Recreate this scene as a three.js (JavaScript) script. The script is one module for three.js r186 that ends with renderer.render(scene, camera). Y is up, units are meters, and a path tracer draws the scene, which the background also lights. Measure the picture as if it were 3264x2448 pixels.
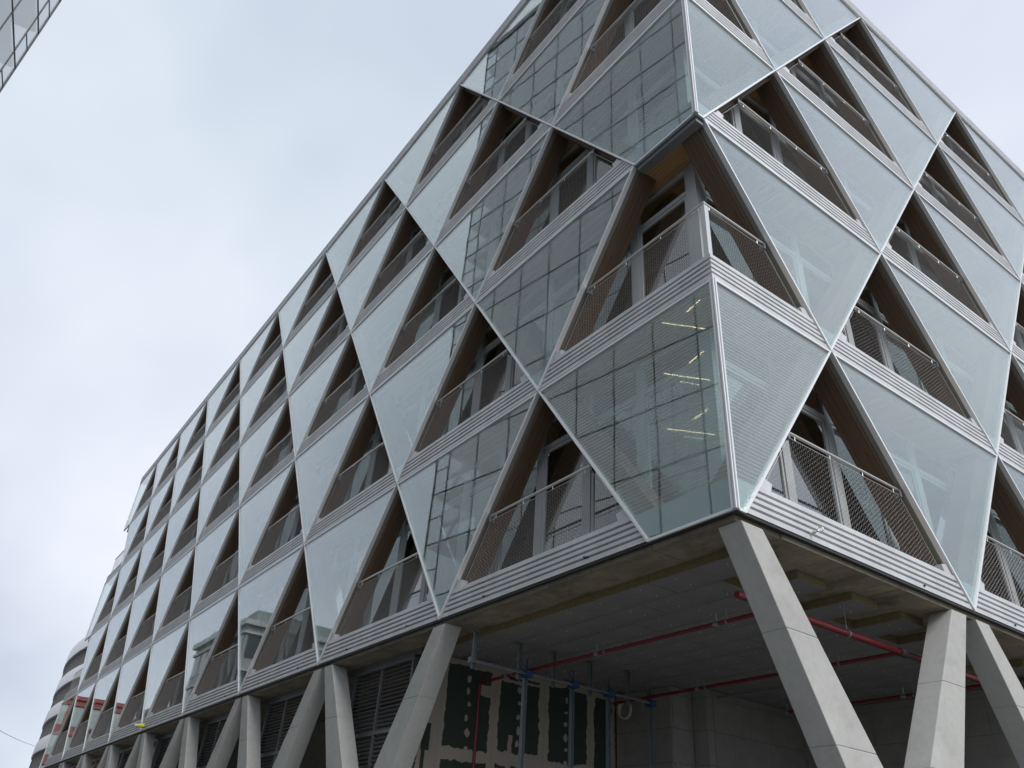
import * as THREE from 'three';
import { mergeGeometries } from 'three/addons/utils/BufferGeometryUtils.js';
import { RectAreaLightUniformsLib } from 'three/addons/lights/RectAreaLightUniformsLib.js';

// ------------------------------------------------------------------ camera, sky, sun, exposure
const scene = new THREE.Scene();
const camera = new THREE.PerspectiveCamera(52.71, 4 / 3, 0.1, 1500);
camera.position.set(5.607, 1.62, 7.191);
{
  const yaw = THREE.MathUtils.degToRad(56.112), pitch = THREE.MathUtils.degToRad(32.912), roll = THREE.MathUtils.degToRad(4.2845);
  const f = new THREE.Vector3(-Math.sin(yaw) * Math.cos(pitch), Math.sin(pitch), -Math.cos(yaw) * Math.cos(pitch));
  const r = f.clone().cross(new THREE.Vector3(0, 1, 0)).normalize(), u = r.clone().cross(f);
  camera.up.copy(u.multiplyScalar(Math.cos(roll)).addScaledVector(r, -Math.sin(roll)));
  camera.lookAt(camera.position.clone().add(f));
}
const renderer = new THREE.WebGLRenderer({ antialias: true });
renderer.toneMapping = THREE.LinearToneMapping;
renderer.toneMappingExposure = 1.86;
renderer.shadowMap.enabled = true;
renderer.shadowMap.type = THREE.PCFSoftShadowMap;

// seeded randomness and value noise
function rng(seed) { let s = seed >>> 0; return () => { s = (s + 0x6d2b79f5) | 0; let t = Math.imul(s ^ (s >>> 15), 1 | s); t = (t + Math.imul(t ^ (t >>> 7), 61 | t)) ^ t; return ((t ^ (t >>> 14)) >>> 0) / 4294967296; }; }
function hash(i, j, k = 0) { let h = Math.imul(i, 374761393) ^ Math.imul(j, 668265263) ^ Math.imul(k, 2147483647 ^ 0x5bd1e995); h = Math.imul(h ^ (h >>> 13), 1274126177); return ((h ^ (h >>> 16)) >>> 0) / 4294967296; }
function vnoise(x, y, px, py, seed = 0) {            // periodic value noise
  const i = Math.floor(x), j = Math.floor(y), a = x - i, b = y - j, s = a * a * (3 - 2 * a), t = b * b * (3 - 2 * b);
  const w = (n, p) => ((n % p) + p) % p;
  const h = (p, q) => hash(w(p, px), w(q, py), seed);
  return (h(i, j) * (1 - s) + h(i + 1, j) * s) * (1 - t) + (h(i, j + 1) * (1 - s) + h(i + 1, j + 1) * s) * t;
}
function fbm(x, y, px, py, oct, seed) { let v = 0, a = 0.5, n = 0; for (let o = 0; o < oct; o++) { v += a * vnoise(x, y, px, py, seed + o); n += a; x *= 2; y *= 2; px *= 2; py *= 2; a *= 0.5; } return v / n; }
function n3(x, y, z, seed) {
  const i = Math.floor(x), j = Math.floor(y), k = Math.floor(z), f = (t) => t * t * (3 - 2 * t), a = f(x - i), b = f(y - j), c = f(z - k);
  const h = (p, q, r) => hash(p + 57 * r, q + 131 * r, seed);
  const l = (u, v, t) => u + (v - u) * t;
  return l(l(l(h(i, j, k), h(i + 1, j, k), a), l(h(i, j + 1, k), h(i + 1, j + 1, k), a), b), l(l(h(i, j, k + 1), h(i + 1, j, k + 1), a), l(h(i, j + 1, k + 1), h(i + 1, j + 1, k + 1), a), b), c);
}
{
  // overcast sky: a pale blue-grey layer with soft, broad cloud structure all the way round
  const w = 1024, h = 512, px = new Float32Array(w * h * 4);
  for (let j = 0; j < h; j++) for (let i = 0; i < w; i++) {
    const el = ((j + 0.5) / h - 0.5) * Math.PI, az = ((i + 0.5) / w - 0.5) * 2 * Math.PI, y = Math.sin(el), x = Math.cos(el) * Math.cos(az), z = Math.cos(el) * Math.sin(az);
    const up = Math.max(y, 0.06), qx = x / (up + 0.45), qz = z / (up + 0.45);
    let c = 0, a = 0.5, s = 1.7;
    const wx = n3(qx * 1.1 + 3, 0.4, qz * 1.1, 5), wz = n3(qx * 1.1, 7.4, qz * 1.1 + 9, 6);
    for (let o = 0; o < 5; o++) { c += a * n3(qx * s + wx * 1.3 + 11, o * 3.7, qz * s * 1.25 + wz * 1.3 + 4, 20 + o); a *= 0.5; s *= 2.05; }
    c = c / 0.97;                                     // 0..1
    const t = Math.min(1, Math.max(0, (c - 0.31) / 0.40));
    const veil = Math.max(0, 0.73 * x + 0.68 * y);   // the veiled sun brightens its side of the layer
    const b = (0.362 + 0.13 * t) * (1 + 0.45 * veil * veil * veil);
    const tint = n3(qx * 1.7 + 31, 2.2, qz * 1.7, 40) - 0.5;
    const q = 4 * (j * w + i), low = 1;
    px[q] = b * (0.895 + 0.055 * t + 0.04 * tint) * low; px[q + 1] = b * (1.0 + 0.015 * t - 0.015 * tint) * low; px[q + 2] = b * (1.18 - 0.07 * t + 0.02 * tint) * low; px[q + 3] = 1;
  }
  const sky = new THREE.DataTexture(px, w, h, THREE.RGBAFormat, THREE.FloatType);
  sky.mapping = THREE.EquirectangularReflectionMapping; sky.magFilter = sky.minFilter = THREE.LinearFilter; sky.wrapS = THREE.RepeatWrapping; sky.needsUpdate = true;
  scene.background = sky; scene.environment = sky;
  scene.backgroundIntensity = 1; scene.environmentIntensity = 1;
}
const sun = new THREE.DirectionalLight(0xfffaf3, 1.5);
sun.position.set(51, 64, -4); sun.target.position.set(-10, 8, -4);
sun.castShadow = true; sun.shadow.radius = 60; sun.shadow.mapSize.set(2048, 2048);
Object.assign(sun.shadow.camera, { left: -90, right: 60, top: 70, bottom: -60, near: 1, far: 260 });
scene.add(sun, sun.target);
RectAreaLightUniformsLib.init();

// ------------------------------------------------------------------ textures and materials
function dataTex(n, fn, srgb) {
  const px = new Uint8Array(n * n * 4);
  for (let j = 0; j < n; j++) for (let i = 0; i < n; i++) { const c = fn(i / n, j / n); for (let k = 0; k < 3; k++) px[4 * (j * n + i) + k] = Math.max(0, Math.min(255, Math.round(c[k] * 255))); px[4 * (j * n + i) + 3] = 255; }
  const t = new THREE.DataTexture(px, n, n, THREE.RGBAFormat); t.wrapS = t.wrapT = THREE.RepeatWrapping; t.magFilter = THREE.LinearFilter; t.minFilter = THREE.LinearMipmapLinearFilter; t.generateMipmaps = true;
  if (srgb) t.colorSpace = THREE.SRGBColorSpace; t.needsUpdate = true; return t;
}
const grey = (v) => [v, v, v];
function rep(t, rx, ry = rx) { const c = t.clone(); c.repeat.set(rx, ry); c.needsUpdate = true; return c; }
const tConcrete = dataTex(512, (x, y) => {
  let v = 0.90 + 0.09 * (fbm(x * 5, y * 5, 5, 5, 5, 1) - 0.5) + 0.06 * (fbm(x * 40, y * 40, 40, 40, 3, 9) - 0.5);
  const pore = vnoise(x * 90, y * 90, 90, 90, 17); if (pore > 0.94) v -= 0.10 * (pore - 0.94) / 0.06;
  const blot = fbm(x * 3, y * 9, 3, 9, 4, 33); if (blot > 0.62) v -= 0.2 * (blot - 0.62);
  return [v, v * 0.995, v * 0.975];
}, true);
const tSoffit = dataTex(512, (x, y) => {
  let v = 0.62 + 0.34 * (fbm(x * 2, y * 14, 2, 14, 5, 3) - 0.5) + 0.2 * (fbm(x * 6, y * 6, 6, 6, 4, 71) - 0.5) + 0.10 * (fbm(x * 50, y * 50, 50, 50, 2, 5) - 0.5);
  const s = fbm(x * 5, y * 5, 5, 5, 4, 90); if (s > 0.63) v -= 0.7 * (s - 0.63);
  return [v * 1.03, v * 0.98, v * 0.88];
}, true);
const tBump = dataTex(256, (x, y) => grey(0.5 + 0.7 * (fbm(x * 24, y * 24, 24, 24, 4, 12) - 0.5)));
const tWood = dataTex(512, (x, y) => {                 // grain runs along u
  const lam = Math.floor(y * 12), g = fbm(x * 3, y * 70, 3, 70, 4, 50 + lam), f = fbm(x * 16, y * 200, 16, 200, 2, 80), k = vnoise(x * 9, y * 24, 9, 24, 7);
  let v = 0.72 + 0.26 * (g - 0.5) + 0.12 * (f - 0.5) + 0.09 * (hash(lam, 3) - 0.5);
  const seam = Math.abs(y * 12 - Math.round(y * 12)); if (seam < 0.03) v -= 0.10;
  const knot = k > 0.93 ? (k - 0.93) / 0.07 : 0; v -= 0.30 * knot;
  return [v, v * (0.86 - 0.05 * knot), v * (0.70 - 0.08 * knot)];
}, true);
const tGlass = dataTex(256, (x, y) => grey(0.5 + 0.62 * (fbm(x * 4, y * 4, 4, 4, 2, 61) - 0.5)));
const tMetal = dataTex(256, (x, y) => grey(0.86 + 0.12 * (fbm(x * 4, y * 4, 4, 4, 4, 21) - 0.5) + 0.05 * (fbm(x * 40, y * 8, 40, 8, 2, 22) - 0.5)), true);
const tSpeck = dataTex(256, (x, y) => grey(0.78 + 0.22 * (fbm(x * 12, y * 12, 12, 12, 4, 31) - 0.5) + 0.18 * (fbm(x * 60, y * 60, 60, 60, 2, 32) - 0.5)), true);

const C = (r, g, b) => new THREE.Color().setRGB(r, g, b);
const std = (c, roughness, extra = {}) => new THREE.MeshStandardMaterial({ color: c, roughness, ...extra });
const M = {
  concrete: std(C(0.46, 0.465, 0.465), 0.85, { map: rep(tConcrete, 0.45), bumpMap: rep(tBump, 0.9), bumpScale: 0.001 }),
  soffit: std(C(0.54, 0.52, 0.49), 0.9, { map: rep(tSoffit, 0.36), bumpMap: rep(tBump, 0.8), bumpScale: 0.004 }),
  wood: std(C(0.185, 0.157, 0.143), 0.72, { map: rep(tWood, 0.35, 1.6) }),
  clt: std(C(0.62, 0.52, 0.38), 0.7, { map: rep(tWood, 0.3, 0.6) }),
  alu: std(C(0.75, 0.76, 0.77), 0.40, { metalness: 0.2, map: rep(tMetal, 0.6) }),
  frame: std(C(0.72, 0.73, 0.74), 0.35, { metalness: 0.35 }),
  fin: std(C(0.22, 0.225, 0.20), 0.5, { metalness: 0.35 }),
  edge: std(C(0.16, 0.17, 0.18), 0.5, { metalness: 0.3 }),
  steel: std(C(0.62, 0.61, 0.59), 0.3, { metalness: 0.95 }),
  wire: std(C(0.48, 0.48, 0.475), 0.4, { metalness: 0.5 }),
  winFrame: std(C(0.42, 0.435, 0.44), 0.45, { metalness: 0.25 }),
  spandrel: new THREE.MeshPhysicalMaterial({ color: C(0.27, 0.305, 0.32), roughness: 0.4 }),
  glass: new THREE.MeshPhysicalMaterial({ color: C(0.92, 0.966, 0.957), roughness: 0, transmission: 1, thickness: 0, ior: 1.85, bumpMap: rep(tGlass, 0.36), bumpScale: 0.0012 }),
  winGlass: new THREE.MeshPhysicalMaterial({ color: C(0.50, 0.58, 0.57), roughness: 0, transmission: 1, thickness: 0, ior: 3.3, bumpMap: rep(tGlass, 0.3), bumpScale: 0.0012 }),
  print: std(C(0.62, 0.66, 0.66), 0.6),
  louvre: std(C(0.15, 0.155, 0.16), 0.45, { metalness: 0.4 }),
  dark: std(C(0.055, 0.055, 0.058), 0.9),
  interior: std(C(0.34, 0.34, 0.33), 0.9),
  boardFace: std(C(0.25, 0.255, 0.25), 0.95, { map: rep(tMetal, 0.5) }),
  boardSide: std(C(0.30, 0.235, 0.12), 0.95, { map: rep(tSpeck, 1.6) }),
  screw: std(C(0.72, 0.73, 0.72), 0.6),
  block: std(C(0.27, 0.27, 0.255), 0.92, { map: rep(tConcrete, 0.5), bumpMap: rep(tBump, 0.8), bumpScale: 0.002 }),
  red: std(C(0.125, 0.004, 0.009), 0.45),
  galv: std(C(0.22, 0.245, 0.26), 0.45, { metalness: 0.6 }),
  blue: std(C(0.012, 0.05, 0.13), 0.6),
  cable: std(C(0.55, 0.53, 0.47), 0.6),
  black: std(C(0.02, 0.02, 0.02), 0.6),
  white: std(C(0.78, 0.78, 0.77), 0.5, { map: rep(tMetal, 0.2) }),
};

// ------------------------------------------------------------------ helpers
function metricUV(g) {                                   // uv in metres from the face direction
  g = g.index ? g.toNonIndexed() : g; g.computeVertexNormals();
  const p = g.attributes.position, n = g.attributes.normal, uv = new Float32Array(p.count * 2);
  for (let i = 0; i < p.count; i++) {
    const ax = Math.abs(n.getX(i)), ay = Math.abs(n.getY(i)), az = Math.abs(n.getZ(i));
    const [u, v] = ay > ax && ay > az ? [p.getX(i), p.getZ(i)] : ax > az ? [p.getZ(i), p.getY(i)] : [p.getX(i), p.getY(i)];
    uv[2 * i] = u; uv[2 * i + 1] = v;
  }
  g.setAttribute('uv', new THREE.BufferAttribute(uv, 2)); return g;
}
function clean(g) { g = g.index ? g.toNonIndexed() : g; for (const k of Object.keys(g.attributes)) if (!['position', 'normal', 'uv'].includes(k)) g.deleteAttribute(k); if (!g.attributes.uv) g.setAttribute('uv', new THREE.BufferAttribute(new Float32Array(g.attributes.position.count * 2), 2)); return g; }
const merge = (list) => mergeGeometries(list.map(clean));
function box(x0, x1, y0, y1, z0, z1) { const g = new THREE.BoxGeometry(Math.abs(x1 - x0), Math.abs(y1 - y0), Math.abs(z1 - z0)); g.translate((x0 + x1) / 2, (y0 + y1) / 2, (z0 + z1) / 2); return metricUV(g); }
function prism(pts, z0, z1, bevel = 0) {                 // polygon in the xy plane, from z0 to z1
  const s = new THREE.Shape(pts.map(([x, y]) => new THREE.Vector2(x, y)));
  const g = new THREE.ExtrudeGeometry(s, { depth: z1 - z0 - 2 * bevel, bevelEnabled: bevel > 0, bevelThickness: bevel, bevelSize: bevel, bevelOffset: -bevel, bevelSegments: 2, steps: 1 });
  g.translate(0, 0, z0 + bevel); return metricUV(g);
}
function sheet(pts, z, du = 0, dv = 0) { const g = new THREE.ShapeGeometry(new THREE.Shape(pts.map(([x, y]) => new THREE.Vector2(x, y)))); const uv = g.attributes.uv; for (let i = 0; i < uv.count; i++) uv.setXY(i, uv.getX(i) + du, uv.getY(i) + dv); g.translate(0, 0, z); return g; }
function bar(a, b, r, seg = 8) {                         // round bar between two points
  const A = new THREE.Vector3(...a), B = new THREE.Vector3(...b), d = B.clone().sub(A), L = d.length();
  const g = new THREE.CylinderGeometry(r, r, L, seg); g.applyQuaternion(new THREE.Quaternion().setFromUnitVectors(new THREE.Vector3(0, 1, 0), d.normalize())); g.translate((A.x + B.x) / 2, (A.y + B.y) / 2, (A.z + B.z) / 2); return g;
}
function insetPoly(pts, d) {                             // pts counter-clockwise
  const n = pts.length, L = pts.map((p, i) => { const q = pts[(i + 1) % n], dx = q[0] - p[0], dy = q[1] - p[1], l = Math.hypot(dx, dy); return { p: [p[0] - dy / l * d, p[1] + dx / l * d], d: [dx / l, dy / l] }; });
  return L.map((l, i) => { const m = L[(i + n - 1) % n], c = m.d[0] * l.d[1] - m.d[1] * l.d[0], t = ((l.p[0] - m.p[0]) * l.d[1] - (l.p[1] - m.p[1]) * l.d[0]) / c; return [m.p[0] + m.d[0] * t, m.p[1] + m.d[1] * t]; });
}
function ring(outer, inner, z0, z1) {
  const s = new THREE.Shape(outer.map(([x, y]) => new THREE.Vector2(x, y))); s.holes.push(new THREE.Path(inner.map(([x, y]) => new THREE.Vector2(x, y))));
  const g = new THREE.ExtrudeGeometry(s, { depth: z1 - z0, bevelEnabled: false }); g.translate(0, 0, z0); return metricUV(g);
}
const counts = {};
function numbered(name) { const n = counts[name] = (counts[name] ?? -1) + 1; return n ? `${name}_${String(n).padStart(3, '0')}` : name; }
function add(parent, name, geo, mat) { const m = new THREE.Mesh(geo, mat); m.name = numbered(name); m.castShadow = m.receiveShadow = true; parent.add(m); return m; }
function thing(name, label, category, pos = [0, 0, 0], group) { const g = new THREE.Group(); g.name = numbered(name); g.position.set(...pos); g.userData = { label, category }; if (group) g.userData.group = group; scene.add(g); return g; }
function single(name, geo, mat, label, category, group) { const m = add(scene, name, geo, mat); m.userData = { label, category }; if (group) m.userData.group = group; return m; }
function structure(name, geo, mat) { const m = add(scene, name, geo, mat); m.userData = { kind: 'structure' }; return m; }

// ------------------------------------------------------------------ ground, street
const tAsphalt = dataTex(256, (x, y) => grey(0.70 + 0.2 * (fbm(x * 8, y * 8, 8, 8, 3, 41) - 0.5) + 0.4 * (fbm(x * 70, y * 70, 70, 70, 2, 42) - 0.5)), true);
structure('ground', box(-400, 400, -0.3, -0.012, -400, 400), std(C(0.15, 0.152, 0.155), 0.95, { map: rep(tAsphalt, 0.3) }));
structure('road', box(-300, 300, -0.2, -0.006, 10.4, 16.2), std(C(0.07, 0.07, 0.072), 0.95, { map: rep(tAsphalt, 0.5) }));
structure('pavement', merge([box(-120, 10.2, -0.2, 0.12, 0.9, 10.2), box(-52, 10.2, -0.2, 0.12, -24, 0.9)]), std(C(0.25, 0.25, 0.25), 0.9, { map: rep(tConcrete, 0.3) }));
structure('kerb', box(-120, 10.35, -0.2, 0.135, 10.2, 10.4), M.concrete);

// ------------------------------------------------------------------ the building's grid
const PL = 5.40, PR = 5.3726, DL = 1.529, DR = 0.191, FAR_L = 52.0, FAR_R = 23.2;
const Y = [5.655, 9.375, 13.134, 16.886, 20.623, 24.286];
const H0 = 3.72, BAND = 0.49, CEIL = -0.05;              // shapes are drawn for one storey height and stretched a little to each storey
const building = thing('office_building', 'five-storey office building with triangular glass panels, ribbed metal bands and slanting concrete legs', 'building');
const side = { L: { p: PL, rot: 0 }, R: { p: PR, rot: Math.PI / 2 } };
const cache = new Map();
const memo = (key, fn) => { if (!cache.has(key)) cache.set(key, fn()); return cache.get(key); };
function put(name, geo, mat, s, u, i, parent = building) {
  const m = add(parent, name, geo, mat);
  if (parent === building) { if (s === 'L') m.position.set(u, Y[i], 0); else { m.rotation.y = Math.PI / 2; m.position.set(0, Y[i], -u); } m.scale.y = (Y[i + 1] - Y[i]) / H0; }
  return m;
}
const rGlass = rng(77);
// --- one glass panel. pts: corners relative to u, counter-clockwise; slants: list of [xb, xt, sign] slanted edges (sign = side where the opening lies)
function glassPanel(s, u, i, key, pts, slants, corner) {
  const v = Math.floor(rGlass() * 5);
  const inner = memo(key + 'in', () => insetPoly(pts, 0.042));
  const pane = put('glass_panel', memo(key + 'pane' + v, () => sheet(insetPoly(pts, 0.03), -0.012, v * 1.7, v * 2.9)), M.glass, s, u, i);
  pane.rotation.x += (rGlass() - 0.5) * 0.004; if (s === 'L') pane.rotation.y += (rGlass() - 0.5) * 0.004;
  const child = (name, geo, mat) => put(name, geo, mat, s, u, i, pane);
  child('frame', memo(key + 'frame', () => ring(insetPoly(pts, 0.004), inner, -0.075, 0.012)), M.frame);
  child('middle_pane', memo(key + 'pane3' + v, () => sheet(insetPoly(pts, 0.045), -0.026, v * 1.3 + 2, v * 3.1)), M.glass);
  child('inner_pane', memo(key + 'pane2' + v, () => sheet(insetPoly(pts, 0.045), -0.036, v * 2.3 + 5, v * 1.1)), M.glass);
  // opaque strip at floor height behind the glass
  child('spandrel', memo(key + 'span', () => {
    const q = insetPoly(pts, 0.051), out = [];
    for (let a = 0; a < q.length; a++) { const A = q[a], B = q[(a + 1) % q.length]; if (A[1] <= BAND) out.push(A); if ((A[1] - BAND) * (B[1] - BAND) < 0) { const t = (BAND - A[1]) / (B[1] - A[1]); out.push([A[0] + (B[0] - A[0]) * t, BAND]); } }
    return prism(out, -0.07, -0.044);
  }), M.spandrel);
  for (const [xb, xt, sg] of slants) {
    child('edge_flashing', memo(`${key}fin${xb}${xt}${sg}`, () => {
      const at = (y, o) => [xb + (xt - xb) * y / H0 + o, y];
      const one = (w0, w1, z0, z1) => prism(sg > 0 ? [at(0.03, -w1), at(0.03, -w0), at(H0 - 0.03, -w0), at(H0 - 0.03, -w1)] : [at(0.03, w0), at(0.03, w1), at(H0 - 0.03, w1), at(H0 - 0.03, w0)], z0, z1);
      return merge([one(0.012, 0.05, -0.115, -0.0755), one(0.022, 0.05, -0.122, -0.115), one(0.012, 0.05, -0.165, -0.122)]);
    }), M.fin);
  }
  if (corner) child('printed_lines', memo(key + 'print', () => {
    const out = [], q = insetPoly(pts, 0.055);
    for (let y = BAND + 0.05; y < H0 - 0.08; y += 0.062) {
      const xs = []; for (let a = 0; a < q.length; a++) { const A = q[a], B = q[(a + 1) % q.length]; if ((A[1] - y) * (B[1] - y) < 0) xs.push(A[0] + (B[0] - A[0]) * (y - A[1]) / (B[1] - A[1])); }
      if (xs.length === 2) { xs.sort((a, b) => a - b); out.push(box(xs[0], xs[1], y - 0.0016, y + 0.0016, -0.0185, -0.0165)); }
    }
    return merge(out);
  }), M.print);
  return pane;
}
// --- timber beam behind a slanted glass edge
function timberBeam(s, u, i, xb, xt, sg) {
  put('timber_beam', memo(`beam${xb}${xt}${sg}`, () => {
    const e = (y) => xb + (xt - xb) * y / H0, y0 = BAND - 0.03, y1 = H0 + CEIL - 0.002, w0 = 0.07, w1 = -0.42;
    const P = sg > 0 ? [[e(y0) + w1, y0], [e(y0) + w0, y0], [e(y1) + w0, y1], [e(y1) + w1, y1]] : [[e(y0) - w0, y0], [e(y0) - w1, y0], [e(y1) - w1, y1], [e(y1) - w0, y1]];
    const g = prism(P, -0.545, -0.17, 0.008), p = g.attributes.position, n = g.attributes.normal, uv = g.attributes.uv, d = new THREE.Vector2(xt - xb, H0).normalize();
    for (let k = 0; k < p.count; k++) { const al = p.getX(k) * d.x + p.getY(k) * d.y, ac = Math.abs(n.getZ(k)) > 0.7 ? -p.getX(k) * d.y + p.getY(k) * d.x : p.getZ(k); uv.setXY(k, al, ac); }
    return g;
  }), M.wood, s, u, i);
  put('beam_shoe', memo(`shoe${xb}${xt}${sg}`, () => { const e = xb + (xt - xb) * BAND / H0; return sg > 0 ? prism([[e + 0.03, BAND + 0.002], [e + 0.24, BAND + 0.002], [e + 0.29, BAND + 0.13], [e + 0.14, BAND + 0.17]], -0.15, -0.03) : prism([[e - 0.24, BAND + 0.002], [e - 0.03, BAND + 0.002], [e - 0.14, BAND + 0.17], [e - 0.29, BAND + 0.13]], -0.15, -0.03); }), M.alu, s, u, i);
}
// --- ribbed metal band, ends following the two edges of an opening
function ribProfile(y0, y1, n, out = -0.012, deep = 0.048, back = -0.24) {
  const P = [[y0, back], [y0, out]], per = (y1 - y0) / n;
  for (let k = 1; k < n; k++) { const y = y0 + k * per; P.push([y - 0.020, out], [y - 0.018, out - deep], [y + 0.012, out - deep], [y + 0.021, out]); }
  P.push([y1, out], [y1, back]); return P;
}
function ribbed(prof, xl, xr, mitreL = 0, mitreR = 0) {
  const pos = [], uv = [], v = (q, y, o) => [q, y, o];
  const L = prof.map(([y, o]) => v(xl(y) - mitreL * o, y, o)), R = prof.map(([y, o]) => v(xr(y) + mitreR * o, y, o));
  const tri = (a, b, c) => { for (const p of [a, b, c]) { pos.push(...p); uv.push(p[0], p[1] + p[2]); } };
  for (let k = 0; k + 1 < prof.length; k++) { tri(L[k], R[k], R[k + 1]); tri(L[k], R[k + 1], L[k + 1]); }
  const contour = prof.map(([y, o]) => new THREE.Vector2(y, o));
  for (const t of THREE.ShapeUtils.triangulateShape(contour, [])) { tri(L[t[0]], L[t[1]], L[t[2]]); tri(R[t[0]], R[t[2]], R[t[1]]); }
  const g = new THREE.BufferGeometry(); g.setAttribute('position', new THREE.Float32BufferAttribute(pos, 3)); g.setAttribute('uv', new THREE.Float32BufferAttribute(uv, 2)); g.computeVertexNormals(); return g;
}
const bandProf = ribProfile(0.03, BAND, 5);
// --- wire mesh of zigzag strands between two slanted borders
function wireMesh(xl, xr, y0, y1, z) {
  const pos = [], R = 0.0014, W = 0.047, HH = 0.036;
  const seg = (a, b) => {
    const dx = b[0] - a[0], dy = b[1] - a[1], l = Math.hypot(dx, dy), nx = -dy / l * R, ny = dx / l * R;
    const c = [[nx, ny, -R * 0.58], [-nx, -ny, -R * 0.58], [0, 0, R * 1.15]];
    for (let k = 0; k < 3; k++) { const p = c[k], q = c[(k + 1) % 3]; const A = [a[0] + p[0], a[1] + p[1], z + p[2]], B = [b[0] + p[0], b[1] + p[1], z + p[2]], Cc = [b[0] + q[0], b[1] + q[1], z + q[2]], D = [a[0] + q[0], a[1] + q[1], z + q[2]]; pos.push(...A, ...D, ...Cc, ...A, ...Cc, ...B); }
  };
  const xa = Math.min(xl(y0), xl(y1)), xb = Math.max(xr(y0), xr(y1));
  for (let c = 0, x = xa; x < xb; x += W / 2, c++) {
    if (c % 2) continue;
    for (let r = 0, y = y0; y < y1 - 0.01; y += HH, r++) {
      const f = (k) => x + (k % 2 ? W / 2 : 0) * (c % 4 ? -1 : 1) * 0.96 + (c % 4 ? W / 2 : 0);
      const a = [f(r), y], b = [f(r + 1), Math.min(y1, y + HH)];
      const ok = (p) => p[0] > xl(p[1]) && p[0] < xr(p[1]); if (ok(a) && ok(b)) seg(a, b);
    }
  }
  const g = new THREE.BufferGeometry(); g.setAttribute('position', new THREE.Float32BufferAttribute(pos, 3)); g.setAttribute('uv', new THREE.BufferAttribute(new Float32Array(pos.length / 3 * 2), 2)); g.computeVertexNormals(); return g;
}
// --- an opening: band, railing. left / right edges given at y = 0 and y = H0 (x relative to u); wallL / wallR mark a vertical building corner
function opening(s, u, i, key, xlb, xlt, xrb, xrt, cornerSide) {
  const eL = (y) => xlb + (xlt - xlb) * y / H0, eR = (y) => xrb + (xrt - xrb) * y / H0;
  const cl = cornerSide === -1, cr = cornerSide === 1;
  put('ribbed_band', memo(key + 'band', () => ribbed(bandProf, cl ? () => xlb : (y) => eL(y) + 0.004, cr ? () => xrb : (y) => eR(y) - 0.004, cl ? 1 : 0, cr ? 1 : 0)), M.alu, s, u, i);
  const z = -0.12, rl = (y) => cl ? xlb - z : eL(y) + 0.10, rr = (y) => cr ? xrb + z : eR(y) - 0.10, yr = 1.70;
  const rail = put('railing', memo(key + 'rail', () => { const g = bar([rl(yr) - (cl ? 0.02 : 0.05), yr, z], [rr(yr) + (cr ? 0.02 : 0.05), yr, z], 0.025, 12); return g; }), M.steel, s, u, i);
  const ym0 = BAND + 0.045, ym1 = 1.615, pad = 0.035, ml = (y) => rl(y) + pad + (cl ? 0.03 : 0), mr = (y) => rr(y) - pad - (cr ? 0.03 : 0);
  put('wire_mesh', memo(key + 'mesh', () => wireMesh(ml, mr, ym0, ym1, z)), M.wire, s, u, i, rail);
  put('border_cable', memo(key + 'cable', () => merge([bar([ml(ym0), ym0, z], [mr(ym0), ym0, z], 0.005, 5), bar([ml(ym1), ym1, z], [mr(ym1), ym1, z], 0.006, 5), bar([ml(ym0), ym0, z], [ml(ym1), ym1, z], 0.005, 5), bar([mr(ym0), ym0, z], [mr(ym1), ym1, z], 0.005, 5)])), M.wire, s, u, i, rail);
  const n = Math.max(1, Math.round((rr(yr) - rl(yr) - 0.3) / 0.865)), gp = memo('baluster', () => bar([0, 0.0, 0], [0, 0.09, 0], 0.009, 6)), x0 = rl(yr) + 0.12, x1 = rr(yr) - 0.12;
  for (let k = 0; k <= n; k++) { const b = put('baluster', gp, M.steel, s, u, i, rail); b.position.set(x0 + (x1 - x0) * k / n, ym1 - 0.005, z); }
  for (const [no, bx] of [[cl, rl(yr) - 0.045], [cr, rr(yr) + 0.045]]) if (!no) { const b = put('rail_bracket', memo('rail_bracket', () => box(-0.025, 0.025, -0.12, 0.01, -0.07, 0.03)), M.edge, s, u, i, rail); b.position.set(bx, yr, z); }
}
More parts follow.
